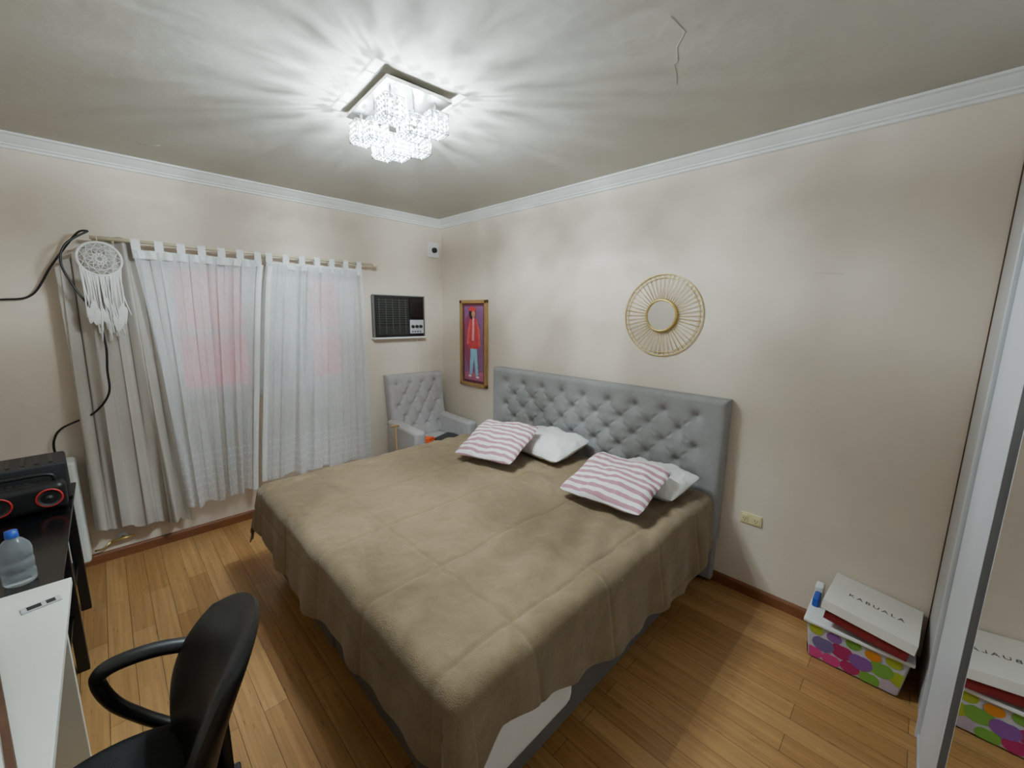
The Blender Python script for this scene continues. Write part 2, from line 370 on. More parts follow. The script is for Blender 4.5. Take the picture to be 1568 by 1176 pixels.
curtain('grey_curtain',(-2.76,-2.38,[1.90,2.0,2.09,2.105,2.09]),(-2.78,-2.30,.27,.17),.07,4,.030,M['curtain_grey'],cs,.4,n=240,xb=.03,bulge=.03)
# dreamcatcher
dc=empty('dreamcatcher',(.185,-2.57,1.955))
def ringpts(r,n=40,x=0,ry=1): return [(x,r*math.cos(2*math.pi*i/n),r*ry*math.sin(2*math.pi*i/n)) for i in range(n)]
L=[(ringpts(.095),.007,True),(ringpts(.03,24),.003,True),(ringpts(.062,24),.002,True)]
for i in range(12):
    a=2*math.pi*i/12; b_=a+math.pi/6
    L.append(([(0,.095*math.cos(a),.095*math.sin(a)),(0.002,.062*math.cos(b_),.062*math.sin(b_)),(0,.03*math.cos(a),.03*math.sin(a))],.002,False))
    L.append(([(0,.095*math.cos(a),.095*math.sin(a)),(0.002,.062*math.cos(a-math.pi/6),.062*math.sin(a-math.pi/6)),(0,.03*math.cos(a),.03*math.sin(a))],.002,False))
    L.append(([(0,.03*math.cos(a),.03*math.sin(a)),(0.004,.012*math.cos(a+.5),.012*math.sin(a+.5))],.004,False))
L.append(([(0,0,.095),(-.03,0,.14)],.002,False))
tubes('hoop_and_web',L,M['white_cloth'],dc)
L=[]
for i in range(34):
    y=-.085+.17*i/33+rng.uniform(-.004,.004); z0=-math.sqrt(max(0,.095**2-y*y))
    ln=.2+.14*math.cos(y*12)+rng.uniform(-.05,.06)
    L.append((spline([(0.002,y,z0),(.006+rng.uniform(-.01,.01),y+rng.uniform(-.01,.01),z0-ln*.5),(rng.uniform(-.005,.01),y+rng.uniform(-.02,.02),z0-ln)],4),[.004]*9,False))
tubes('fringe',L,M['white_cloth'],dc,5)
V=[];F=[]
for i in range(10):
    y=-.08+.16*i/9; z=-.2-rng.uniform(0,.13); k=len(V)
    for j in range(9):
        t=j/8; wdt=.014*math.sin(math.pi*min(1,t*1.02))**.6+.001
        V+=[(.012+.004*math.sin(t*5),y-wdt+.01*math.sin(t*3+i),z-.1*t),(.012,y+wdt+.01*math.sin(t*3+i),z-.1*t)]
        if j: F.append((k+2*j-2,k+2*j-1,k+2*j+1,k+2*j))
obj('feathers',V,F,M['white_cloth'],dc,True)
tubes('power_cable',[(spline([(.012,-3.2,1.70),(.012,-2.99,1.71),(.02,-2.87,1.74),(.03,-2.78,1.9),(.05,-2.70,2.03),(.09,-2.64,2.11),(.1,-2.6,2.12)],8),.006,False),
 (spline([(.1,-2.6,2.12),(.13,-2.70,2.03),(.15,-2.73,1.92),(.17,-2.69,1.78),(.18,-2.62,1.62),(.19,-2.60,1.45),(.18,-2.61,1.3),(.17,-2.62,1.15),(.12,-2.70,1.03),(.05,-2.84,.95),(.04,-2.885,.88),(.04,-2.89,.8),(.06,-2.86,.775)],8),.006,False)],M['black_pl'])

# ------------------------------------------------------------------ AC
ac=empty('window_air_conditioner')
ay0,ay1,az0,az1=-.805,-.262,1.43,1.825
box('housing',0.001,.05,ay0,ay1,az0,az1,M['black_pl'],ac,.006)
box('tray',0.001,.070,ay0-.008,ay1+.006,az0-.016,az0+.000,M['white_pl'],ac,.003)
boxes('side_trim',[(.03,.056,ay0-.004,ay0+.006,az0,az1),(.03,.056,ay1-.006,ay1+.004,az0,az1),(.03,.056,ay0-.004,ay1+.004,az1-.004,az1+.004)],M['ac_trim'],ac)
sl=[]
z=az0+.13
while z<az1-.03: sl.append((.05,.062,ay0+.03,ay0+.36,z,z+.004)); z+=.022
z=az0+.03
while z<az0+.11: sl.append((.05,.062,ay0+.03,ay0+.36,z,z+.003)); z+=.014
y=ay0+.05
while y<ay0+.36: sl.append((.05,.060,y,y+.003,az0+.03,az1-.03)); y+=.07
boxes('grille',sl,M['grille'],ac)
box('panel',.05,.062,ay0+.375,ay1-.015,az0+.18,az1-.02,M['black_gloss'],ac,.003)
box('control_plate',.05,.063,ay0+.375,ay1-.015,az0+.03,az0+.165,M['alu'],ac,.003)
for i in range(3):
    lathe('knob',[(0,.02),(.014,.02),(.016,0)],(.062,ay0+.40+.045*i,az0+.10),M['black_pl'],ac,'x',16)
boxes('buttons',[(.063,.068,ay0+.39+.03*i,ay0+.405+.03*i,az0+.045,az0+.055) for i in range(4)],M['dark'],ac)
tube('power_cord',spline([(.02,-.33,1.42),(.012,-.32,1.3),(.012,-.325,1.15),(.012,-.31,.9)],6),.004,M['white_pl'],ac)
so=empty('wall_lamp_socket')
box('plate',.001,.035,-.175,-.055,2.225,2.375,M['white_pl'],so,.006)
lathe('socket',[(.0,.052),(.018,.052),(.022,.060),(.025,.058),(.027,.035)],(0,-.115,2.295),M['black_pl'],so,'x',24)
tubes('wire',[([(.006,-.115,2.37),(.006,-.11,2.45),(.006,-.10,2.52)],.003,False)],M['white_pl'],so)

# ------------------------------------------------------------------ heater + gas valve
ht=empty('wall_gas_heater')
box('casing',.03,.19,-3.30,-2.81,.10,.76,M['white_metal'],ht,.02)
boxes('louvres',[(.19,.196,-3.25,-2.87,.62+.02*i,.628+.02*i) for i in range(5)],M['dark'],ht)
box('back_box',.001,.04,-3.26,-2.86,.12,.72,M['white_metal'],ht)
gv=empty('gas_valve')
tubes('pipe',[([(.002,-2.66,.14),(.035,-2.66,.14)],.009,False),([(.03,-2.72,.135),(.03,-2.6,.14)],.008,False),([(.03,-2.72,.135),(.028,-2.76,.10),(.025,-2.80,.10)],.006,False)],M['gold'],gv,10)
lathe('escutcheon',[(0,.006),(.03,.004),(.032,0)],(.001,-2.66,.14),M['white_pl'],gv,'x',20)

# ------------------------------------------------------------------ tufted panel
def tuft(name,W,Hh,rows,dx,mx,mz0,mz1,depth,mt,parent,xf,thick,btn=.012,res=.006,dr=.03,cw=.018,camp=.5):
    ns=int(W/res);nt_=int(Hh/res)
    s=np.linspace(0,W,ns)[:,None]+np.zeros((1,nt_)); t=np.linspace(0,Hh,nt_)[None,:]+np.zeros((ns,1))
    B=[];rw=[]
    for r_ in range(rows):
        z=Hh-mz1-(Hh-mz0-mz1)*r_/(rows-1); cols=[]
        k=int(round((W-2*mx)/dx)); off=0 if r_%2==0 else .5
        for c in range(k+1 if off==0 else k): cols.append(mx+(c+off)*(W-2*mx)/k)
        rw.append((z,cols)); B+=[(c,z) for c in cols]
    def seg(a,b_,amp,wd):
        ax,ay=a;bx,by=b_;L2=(bx-ax)**2+(by-ay)**2
        q=np.clip(((s-ax)*(bx-ax)+(t-ay)*(by-ay))/L2,0,1); d=np.hypot(s-ax-q*(bx-ax),t-ay-q*(by-ay))
        return amp*np.exp(-(d/wd)**1.1)
    cre=np.zeros_like(s)
    for i in range(rows-1):
        for c in rw[i][1]:
            for c2 in rw[i+1][1]:
                if abs(c-c2)<dx*.6: cre=np.maximum(cre,seg((c,rw[i][0]),(c2,rw[i+1][0]),camp,cw))
    for c in rw[0][1]: cre=np.maximum(cre,seg((c,rw[0][0]),(c,Hh),.16,.010))
    for c in rw[-1][1]: cre=np.maximum(cre,seg((c,rw[-1][0]),(c,0),.16,.010))
    dm=np.zeros_like(s)
    for c,z in B: dm=np.maximum(dm,np.exp(-(np.hypot(s-c,t-z)/dr)**1.2))
    D=-depth*np.maximum(cre,dm)
    e=np.minimum(np.minimum(s,W-s),np.minimum(t,Hh-t)); rr=.035
    q=np.clip(e/rr,0,1); D=D*q-(rr*.9)*(1-np.sqrt(1-(1-q)**2))
    D=D+.0015*sn(s,t,3,4,4)
    X,Y,Z=xf(s,t,thick+D)
    gridobj(name,X,Y,Z,mt,parent)
    V=[];F=[]
    ring=[(i,0) for i in range(ns)]+[(ns-1,j) for j in range(1,nt_)]+[(i,nt_-1) for i in range(ns-2,-1,-1)]+[(0,j) for j in range(nt_-2,0,-1)]
    for (i,j) in ring:
        V.append((X[i,j],Y[i,j],Z[i,j])); a=xf(np.array(s[i,j]),np.array(t[i,j]),np.array(0.0)); V.append(tuple(float(q_) for q_ in a))
    n=len(ring)
    for k in range(n): F.append((2*k,2*((k+1)%n),2*((k+1)%n)+1,2*k+1))
    F.append(tuple(2*k+1 for k in range(n)))
    obj(name+'_sides',V,F,mt,parent,False)
    V=[];F=[]
    for c,z in B:
        k=len(V); V0=[]
        for a_ in range(4):
            ph=a_/3*math.pi/2; r=btn*math.cos(ph); h=btn*.6*math.sin(ph)
            for q_ in range(10):
                an=2*math.pi*q_/10; V0.append((c+r*math.cos(an),z+r*math.sin(an),thick-depth*.97+h))
        for p in V0:
            a=xf(np.array(p[0]),np.array(p[1]),np.array(p[2])); V.append(tuple(float(q_) for q_ in a))
        for a_ in range(3):
            for q_ in range(10): F.append((k+a_*10+q_,k+a_*10+(q_+1)%10,k+(a_+1)*10+(q_+1)%10,k+(a_+1)*10+q_))
    obj(name+'_buttons',V,F,mt,parent,True)

# ------------------------------------------------------------------ bed
bed=empty('double_bed')
HX0,HX1=.915,2.93
tuft('headboard',HX1-HX0,1.185-.30,7,.205,.17,.15,.12,.050,M['greyfab'],bed,lambda s,t,d:(HX0+s,-.012-d,.30+t),.095,.012,dr=.032,camp=.30,cw=.014)
box('headboard_back',HX0+.01,HX1-.01,-.06,-.004,.02,.30,M['greyfab'],bed,.01)
bx0,bx1,by0=.93,2.89,-2.02
box('base_box',bx0+.01,(bx0+bx1)/2-.004,by0+.02,-.11,.09,.27,M['basefab'],bed,.02)
box('base_box_2',(bx0+bx1)/2+.004,bx1-.01,by0+.02,-.11,.09,.27,M['basefab'],bed,.02)
for x in (bx0+.1,1.85,1.97,bx1-.1):
    for y in (by0+.12,-1.05,-.25):
        lathe('leg',[(0,.10),(.028,.10),(.02,0.001),(0,0.001)],(x,y,0),M['dark'],bed,'z',16)
box('mattress',bx0,bx1,by0,-.11,.265,.60,M['white_cloth'],bed,.05,5)
n1,n2=320,300
def Rr(b):
    return np.interp(b,[-2.6,-2.10,-2.0,-1.88,-1.66,-1.5,-1.2,-.9,-.55,-.3],[.46,.42,.26,.19,.23,.31,.33,.36,.43,.33])
def Rf(a): return np.interp(a,[.6,.9,1.2,1.8,2.2,2.7,2.85,3.3],[.26,.26,.33,.32,.28,.27,.34,.42])
OL=.30
u=np.linspace(0,1,n1)[:,None]; v=np.linspace(0,1,n2)[None,:]
yh=-.16
a0=bx0-OL+(bx1-bx0+OL+.3)*u
fo=Rf(a0)
b_=(by0-fo)+(yh-(by0-fo))*v
tot=(bx1-bx0)+OL+Rr(b_)
a=bx0-OL+tot*u
ox=np.where(a>bx1-.03,a-bx1+.03,np.where(a<bx0+.03,a-bx0-.03,0)); oy=np.where(b_<by0+.03,b_-by0-.03,0)
ca=a-ox; cb=b_-oy
d=np.hypot(ox,oy)+1e-9
nx=ox/d; ny=oy/d
r=.06
arc=r*math.pi/2
out=np.where(d<arc,r*np.sin(np.minimum(d,arc)/r),r+.10*(d-arc))
dn=np.where(d<arc,r*(1-np.cos(np.minimum(d,arc)/r)),r+.985*(d-arc))
hang=np.clip((d-.05)/.3,0,1.3)
per=np.where(np.abs(oy)>np.abs(ox),ca,cb+7)+.35*np.arctan2(np.abs(ox),np.abs(oy)+1e-6)
rip=hang*(.013*np.sin(per*14+1)+.008*np.sin(per*27+2)+.009*np.sin(per*8+.5))
corner=(np.abs(ox)>.01)&(np.abs(oy)>.01)
th=np.arctan2(np.abs(oy),np.abs(ox)+1e-6)
rip=rip+np.where(corner,hang*.05*np.sin(2*th),0)
X=ca+nx*(out+rip); Y=cb+ny*(out+rip); Z=.622-dn
top=1-np.clip(d/.12,0,1)
q=.44
def seam(c,off): 
    f=np.abs(((c-off)/q+.5)%1-.5)*q; return np.exp(-(f/.009)**2), np.cos(np.pi*((c-off)/q))**2
wob=.012*sn(a,b_,11,3,1.2)
s1,p1=seam(a+wob,bx0+.12); s2,p2=seam(b_+wob,by0+.3)
sm=np.maximum(s1,s2)
Zq=-.008*sm+.006*sn(a,b_,5,5,1.1)+.006*np.abs(sn(a*1.0,b_*1.6,9,5,2.2))
wr=np.exp(-((a-2.55)/.35)**2)*np.exp(-((b_+1.2)/.6)**2)
Zq=Zq+wr*.012*np.sin((a*.9+b_*.45)*30+3*sn(a,b_,4,2,.8))
Zq=Zq+np.exp(-((b_+.55)/.3)**2)*.007*np.sin((a*.3+b_)*38+3*sn(a,b_,8,2,1.2))
Z=Z+Zq*(.35+.65*top)
X=X-nx*(1-top)*.006*sm; Y=Y-ny*(1-top)*.006*sm
Z=np.maximum(Z,.03)
gridobj('bedspread',X,Y,Z,M['fleece'],bed,.006)
box('white_cover',bx1-.4,bx1+.012,by0+.02,by0+.57,.17,.52,M['white_cloth'],bed,.06,6)

def pillow(name,w,h,t,mt,loc,rot,seed=0,wr=.006):
    n=48
    u=np.linspace(-1,1,n)[:,None]+np.zeros((1,n)); v=np.linspace(-1,1,n)[None,:]+np.zeros((n,1))
    th=t/2*np.clip((1-np.abs(u)**2.6)*(1-np.abs(v)**2.6),0,1)**.55
    pin=(1-.05*(1-np.abs(v)**2)*np.abs(u)**4)*(1-.07*np.abs(u*v)**5); pin2=(1-.05*(1-np.abs(u)**2)*np.abs(v)**4)*(1-.07*np.abs(u*v)**5)
    X=u*w/2*pin; Y=v*h/2*pin2
    X=X+.006*sn(X,Y,seed+20,3,2.5); Y=Y+.006*sn(X,Y,seed+30,3,2.5)
    nz=wr*sn(X,Y,seed,4,4.0)
    V=[];F=[]
    for s_ in (1,-1):
        k=len(V); Z=s_*th+nz*np.clip(th/(t*.2),0,1)*(1 if s_>0 else .4)
        V+=np.stack([X.ravel(),Y.ravel(),Z.ravel()],1).tolist()
        for i in range(n-1):
            for j in range(n-1):
                f=(k+i*n+j,k+(i+1)*n+j,k+(i+1)*n+j+1,k+i*n+j+1); F.append(f if s_>0 else f[::-1])
    o=obj(name,V,F,mt,None,True); o.location=loc; o.rotation_euler=rot
    return o
pillow('striped_pillow',.48,.48,.10,M['stripe'],(1.59,-.66,.765),(R(19),R(0),R(16)),1,.014)
pillow('striped_pillow',.50,.44,.10,M['stripe'],(2.55,-.64,.745),(R(15),R(0),R(3)),2,.014)
pillow('white_pillow',.54,.40,.13,M['white_cloth'],(1.78,-.32,.715),(R(12),R(0),R(-4)),3,.018)
pillow('white_pillow',.46,.36,.12,M['white_cloth'],(2.62,-.345,.70),(R(8),R(0),R(-2)),4,.016)

# ------------------------------------------------------------------ armchair (faces +X)
ar=empty('tufted_armchair',(.10,-.42,0),R(-4))
tuft('back',.60,.62,5,.15,.09,.12,.09,.032,M['chairfab'],ar,lambda s,t,d:(.0+d-.10*(t/.62)+.03,-.30+s,.44+t),.10,.010,dr=.024,cw=.013,camp=.4)
box('seat_base',.06,.62,-.30,.30,.16,.34,M['chairfab'],ar,.02)
box('seat_cushion',.10,.64,-.225,.225,.34,.46,M['chairfab'],ar,.04,5)
box('arm_left',.04,.62,-.335,-.225,.14,.64,M['chairfab'],ar,.03,5)
box('arm_right',.04,.62,.225,.335,.14,.64,M['chairfab'],ar,.03,5)
for x in (.10,.54):
    for y in (-.26,.26):
        lathe('leg',[(0,.16),(.022,.16),(.014,.001),(0,.001)],(x,y,0),M['wood'],ar,'z',12)
tb=empty('black_tablet',(.54,-.33,.468),R(20))
box('body',-.10,.10,-.13,.13,0,.014,M['black_gloss'],tb,.004)
oc=empty('orange_pouch',(.50,-.545,.466),R(30))
box('pouch',-.05,.05,-.06,.06,0,.04,M['orange'],oc,.016)
box('flap',-.02,.05,-.06,.02,.038,.05,M['orange'],oc,.005)
sk_=empty('wooden_walking_stick')
tubes('shaft',[([(.50,-.845,.002),(.44,-.84,.66)],.007,False)],M['wood'],sk_,10)
tubes('handle',[([(.43,-.88,.66),(.44,-.84,.667),(.45,-.81,.66)],.009,False)],M['wood'],sk_,10)

# ------------------------------------------------------------------ painting
pt=empty('framed_painting')
px0,px1,pz0,pz1=.335,.745,.945,1.795; fw=.034
boxes('frame',[(px0,px0+fw,-.03,-.001,pz0,pz1),(px1-fw,px1,-.03,-.001,pz0,pz1),(px0,px1,-.03,-.001,pz0,pz0+fw),(px0,px1,-.03,-.001,pz1-fw,pz1)],M['wood'],pt,.005)
def flat(name,pts,y,mt):
    V=[(x,-y,z) for x,z in pts]; n=len(V); 
    return obj(name,V,[tuple(range(n))],mt,pt)
P=lambda n,c: mat(n,c,.6,var=.12,vscale=30)
flat('canvas',[(px0+fw,pz0+fw),(px1-fw,pz0+fw),(px1-fw,pz1-fw),(px0+fw,pz1-fw)],.012,P('canvas_maroon',(104,44,66)))
flat('canvas_inner',[(px0+.06,pz0+.06),(px1-.06,pz0+.06),(px1-.06,pz1-.06),(px0+.06,pz1-.06)],.013,P('canvas_purple',(142,90,136)))
flat('shade',[(px0+.06,pz0+.35),(px0+.16,pz0+.06),(px0+.16,pz1-.1),(px0+.06,pz1-.2)],.0132,P('paint_magenta',(152,64,98)))
def ell(cx,cz,rx,rz,n=24): return [(cx+rx*math.cos(2*math.pi*i/n),cz+rz*math.sin(2*math.pi*i/n)) for i in range(n)]
cx=.535
flat('ground',[(px0+.06,pz0+.06),(px1-.06,pz0+.06),(px1-.06,pz0+.15),(px0+.06,pz0+.13)],.0135,P('paint_pink',(190,96,130)))
flat('trousers',[(cx-.04,1.36),(cx+.05,1.36),(cx+.075,1.06),(cx+.035,1.05),(cx+.012,1.24),(cx-.02,1.06),(cx-.06,1.06)],.014,P('paint_blue',(150,204,228)))
flat('jacket',[(cx-.045,1.62),(cx+.05,1.62),(cx+.085,1.45),(cx+.075,1.32),(cx-.065,1.32),(cx-.07,1.45)],.0145,P('paint_red',(218,66,70)))
flat('sleeve_l',[(cx-.045,1.62),(cx-.085,1.5),(cx-.10,1.36),(cx-.07,1.36),(cx-.05,1.5)],.015,P('paint_red2',(234,96,90)))
flat('sleeve_r',[(cx+.05,1.62),(cx+.10,1.5),(cx+.11,1.34),(cx+.08,1.34),(cx+.065,1.48)],.015,P('paint_red3',(234,96,90)))
flat('scarf',[(cx-.01,1.63),(cx+.02,1.63),(cx+.015,1.4),(cx-.02,1.4)],.0155,P('paint_pink2',(242,166,172)))
flat('hair',ell(cx-.01,1.665,.052,.06),.015,P('paint_black',(28,22,26)))
flat('face',ell(cx+.005,1.66,.028,.038),.0155,P('paint_skin',(206,142,100)))
flat('hat',ell(cx-.012,1.705,.062,.018),.016,P('paint_hat',(216,56,62)))
flat('hat_top',ell(cx-.012,1.718,.034,.016),.0162,P('paint_hat2',(216,56,62)))
flat('shoe_l',ell(cx-.05,1.045,.026,.012),.015,P('paint_shoe',(240,230,220)))
flat('shoe_r',ell(cx+.065,1.04,.026,.012),.015,P('paint_shoe2',(240,230,220)))

# ------------------------------------------------------------------ sunburst mirror
sm_=empty('sunburst_mirror',(2.452,0,1.668))
R1,R2=.108,.262
lathe('mirror_frame',[(.092,-.020),(.095,-.03),(.103,-.03),(.108,-.02),(.108,-.006)],(0,0,0),M['gold'],sm_,'y',64)
lathe('mirror_glass',[(0,-.021),(.094,-.021)],(0,0,0),M['mirror'],sm_,'y',64)
lathe('back_disc',[(0,-.008),(.106,-.008),(.106,-.004)],(0,0,0),M['gold'],sm_,'y',48)
L=[([(r_*math.cos(2*math.pi*i/96),-.010,r_*math.sin(2*math.pi*i/96)) for i in range(96)],rr,True) for r_,rr in ((R2,.0034),(R2-.022,.0024),)]
for i in range(48):
    a0=2*math.pi*i/48
    L.append(([(R1*math.cos(a0),-.012,R1*math.sin(a0)),(R2*math.cos(a0),-.010,R2*math.sin(a0))],.0022,False))
tubes('rays',L,M['gold2'],sm_)

# outlet
ou=empty('wall_outlet')
box('plate',3.035,3.15,-.010,-.001,.452,.518,M['ivory'],ou,.006)
for x in (3.062,3.122):
    box('socket_face',x-.018,x+.018,-.013,-.009,.464,.506,M['ivory'],ou,.003)
    boxes('slots',[(x-.008,x-.005,-.0136,-.012,.478,.490),(x+.005,x+.008,-.0136,-.012,.478,.490),(x-.002,x+.002,-.0136,-.012,.468,.474)],M['dark'],ou)

# ------------------------------------------------------------------ wardrobe
wd=empty('mirrored_wardrobe')
box('edge_strip',XW-.004,XW+.03,-.012,-.001,.0,H-.08,M['brown'],wd)
box('filler_panel',XW,XW+.05,-.43,-.012,.0,H-.005,M['panel'],wd,.001)
box('post',XW-.008,XW+.05,-.46,-.43,.0,H-.005,M['alu'],wd,.002)
box('top_rail',XW+.0,XW+.1,YS+.002,-.46,H-.06,H-.004,M['alu'],wd,.003)
box('bottom_rail',XW-.002,XW+.1,YS+.002,-.46,.001,.022,M['alu'],wd,.003)
def door(nm,y0,y1,x,st=.04):
    boxes(nm+'_frame',[(x-.012,x+.02,y0,y0+.04,.024,H-.062),(x-.012,x+.02,y1-st,y1,.024,H-.062),(x-.008,x+.02,y0+.04,y1-st,.024,.07),(x-.008,x+.02,y0+.04,y1-st,H-.11,H-.062)],M['stile'],wd,.003)
    box(nm+'_gasket',x-.010,x-.002,y1-st-.004,y1-st,.07,H-.11,M['gasket'],wd)
    box(nm+'_mirror',x-.002,x+.012,y0+.04,y1-st-.004,.07,H-.11,M['mirror'],wd)
door('door_a',-2.0,-.47,XW+.016,.48)
door('door_b',YS+.01,-1.96,XW+.062)
box('carcass_back',XR-.03,XR-.002,YS+.01,-.002,.001,H-.004,M['white_pl'],wd)

# ------------------------------------------------------------------ boxes on the floor
tb=empty('plastic_storage_box',(3.635,-.165,0),R(0))
TW,TD,TH=.165,.115,.205; EW,ED=.188,.135
V=[(-TW,-TD,0.002),(TW,-TD,0.002),(TW,TD,0.002),(-TW,TD,0.002),(-EW,-ED,TH),(EW,-ED,TH),(EW,ED,TH),(-EW,ED,TH)]
bev(obj('tub',V,BF,mat('tub_plastic',(190,188,194),.25,var=.06,vscale=12),tb),.012)
box('rim',-.198,.198,-.146,.146,TH-.012,TH+.006,M['white_pl'],tb,.005)
dots=[(206,62,126),(112,162,66),(210,128,50),(132,78,152),(162,172,58),(170,38,92),(178,160,172),(114,96,144)]
dm=[mat('dot_%d'%i,c,.4,var=.05) for i,c in enumerate(dots)]
k=0; order=[0,1,2,3,6,5,4,7,2,5,1,6,3,0,4,7,6,2,1,3,5,6,0,4]
for face in range(2):
    for i in range(5 if face==0 else 4):
        for j in range(3):
            tt0=(.038+.064*j)+.006*math.sin(k*3.3); s_=(-.145+.070*i+(.033 if j%2 else 0)) if face==0 else (-.09+.06*i+(.025 if j%2 else 0))
            r_=.036+.008*math.sin(k*2.1)
            n=24; V=[]
            for q_ in range(n):
                ph=2*math.pi*q_/n
                rad=r_*(1-.22*max(0,math.cos((ph-math.pi/2)*1.0))**10)
                az=min(TH-.014,max(.008,tt0+rad*math.sin(ph)*.95)); t2=az/TH
                ax=s_+rad*math.cos(ph)
                if face==0:
                    lim=TW-.006+(EW-TW)*t2; V.append((max(-lim,min(lim,ax)),-(TD+(ED-TD)*t2)-.0012-.0004*(k%4),az))
                else:
                    lim=TD-.006+(ED-TD)*t2; V.append((-(TW+(EW-TW)*t2)-.0012-.0004*(k%4),max(-lim,min(lim,ax)),az))
            obj('dot_print',V,[tuple(range(n))],dm[order[(k*7+i)%24]],tb); k+=1
box('blue_item',-.188,-.160,-.02,.06,TH+.004,TH+.055,M['blue'],tb,.008)
box('white_item',-.194,-.156,.07,.13,TH+.004,TH+.075,M['white_pl'],tb,.01)
sb=empty('shoe_box',(3.660,-.178,.235)); sb.rotation_euler=(R(-2),R(6.5),R(-3))
box('box_body',-.145,.150,-.15,.155,.0,.085,M['darkred'],sb,.002)
boxes('lid',[(-.165,.165,-.165,.165,.094,.099),(-.165,.165,-.165,-.162,.052,.096),(-.165,.165,.162,.165,.052,.096),(-.165,-.162,-.165,.165,.052,.096),(.162,.165,-.165,.165,.052,.096)],M['card'],sb,.001)
fc=bpy.data.curves.new('lettering','FONT'); fc.body='KABUALA'; fc.size=.036; fc.align_x='CENTER'; fc.space_character=1.4; fc.extrude=.0003
fo_=bpy.data.objects.new('lettering',fc); COL.objects.link(fo_); C.view_layer.update()
me=bpy.data.meshes.new_from_object(fo_.evaluated_get(C.evaluated_depsgraph_get())); bpy.data.objects.remove(fo_)
lo=bpy.data.objects.new('lettering',me); COL.objects.link(lo); me.materials.clear(); me.materials.append(M['dark']); lo.parent=sb; lo.location=(0.01,-.02,.0995)

# ------------------------------------------------------------------ desks
wdk=empty('white_desk')
DY=-2.775
box('top',1.70,3.0,YS+.01,DY,.725,.75,M['desk'],wdk,.003)
boxes('legs',[(1.72,1.745,YS+.03,DY-.03,.001,.725),(2.95,2.975,YS+.03,DY-.03,.001,.725)],M['desk'],wdk,.002)
box('modesty',1.745,2.95,YS+.03,YS+.05,.3,.725,M['desk'],wdk)
bt=empty('black_glass_table')
box('glass_top',.50,1.685,YS+.01,-2.80,.715,.73,M['black_gloss'],bt,.003)
box('shelf',.55,1.66,YS+.03,-2.84,.28,.295,M['black_gloss'],bt,.003)
box('apron',.52,1.67,-2.87,-2.835,.64,.715,M['black_pl'],bt,.003)
box('back_panel',.54,1.66,YS+.02,YS+.035,.05,.70,M['black_pl'],bt)
boxes('legs',[(x,x+.04,y,y+.04,.001,.715) for x in (.52,1.08,1.63) for y in (YS+.03,-2.86)],M['black_pl'],bt,.003)
rc=empty('stereo_receiver',(.655,-3.03,.731),R(4))
box('case',-.12,.12,-.22,.22,0.0,.19,M['dark'],rc,.012)
boxes('vents',[(-.09,.09,-.2+.045*i,-.185+.045*i,.189,.194) for i in range(9)],M['black_pl'],rc)
bo=empty('portable_speaker',(.87,-2.965,.731),R(4))
box('body',-.05,.05,-.16,.155,0.0,.135,M['black_pl'],bo,.03,5)
tube('handle',spline([(0,-.12,.12),(0,-.11,.165),(0,0,.172),(0,.11,.165),(0,.12,.12)],8),.008,M['black_pl'],bo)
for y in (-.055,.098):
    lathe('ring',[(.036,.0),(.038,.004),(.042,.004),(.044,.0)],(.050,y,.068),M['ring_red'],bo,'x',40)
    lathe('cone',[(.037,.003),(.025,-.004),(.012,-.002),(0,.006)],(.052,y,.068),M['dark'],bo,'x',32)
boxes('buttons',[(-.02,.0,-.05+.026*i,-.034+.026*i,.134,.139) for i in range(4)],M['dark'],bo)
wb=empty('water_bottle',(1.585,-2.90,.732))
lathe('body',[(0,.002),(.036,.002),(.040,.010),(.040,.045),(.037,.05),(.040,.055),(.040,.085),(.037,.09),(.040,.095),(.040,.12),(.036,.138),(.022,.158),(.014,.165),(.014,.172)],(0,0,0),M['clear'],wb,'z',32)
lathe('cap',[(0,.192),(.015,.191),(.016,.172),(.016,.168)],(0,0,0),M['blue'],wb,'z',24)
st=empty('metal_label',(1.835,-2.835,.7515),R(12))
box('tag',-.018,.018,-.042,.042,0,.002,M['alu'],st)
boxes('print',[(-.012,.012,-.03,.0,.002,.0024),(-.012,.012,.01,.03,.002,.0024)],M['dark'],st)
wf=empty('framed_whiteboard',(2.24,-2.875,.751),R(9.5))
boxes('frame',[(-.36,.36,-.006,.008,0,.012),(-.36,.36,-.42,-.406,0,.012),(-.36,-.346,-.406,-.006,0,.012),(.346,.36,-.406,-.006,0,.012)],M['brown'],wf,.002)
box('board',-.346,.346,-.406,-.006,0,.008,M['white_pl'],wf)

# ------------------------------------------------------------------ office chair (local: faces -Y)
oc=empty('office_chair',(2.475,-2.705,0),R(-6))
n=40
uu=np.linspace(-1,1,n)[:,None]+np.zeros((1,n)); vv=np.linspace(-1,1,n)[None,:]+np.zeros((n,1))
def squircle(u,v,e=.5):
    return u*np.sqrt(1-e*v*v*.9), v*np.sqrt(1-e*u*u*.9)
V=[];F=[]
su,sv=squircle(uu,vv,.5)
edge=np.clip(1-np.maximum(np.abs(uu),np.abs(vv))**6,0,1)**.5
for s_ in (1,-1):
    k=len(V)
    t=sv
    Xc=su*.24*(1-.12*t)
    Zc=.655+t*.25
    Yc=.20+.085*(t)+.10*(t*.5)**2 -.08*(su**2)*.9+ s_*.03*edge
    V+=np.stack([Xc.ravel(),Yc.ravel(),Zc.ravel()],1).tolist()
    for i in range(n-1):
        for j in range(n-1):
            f=(k+i*n+j,k+(i+1)*n+j,k+(i+1)*n+j+1,k+i*n+j+1); F.append(f[::-1] if s_>0 else f)
obj('backrest',V,F,M['black_pl'],oc,True)
V=[];F=[]
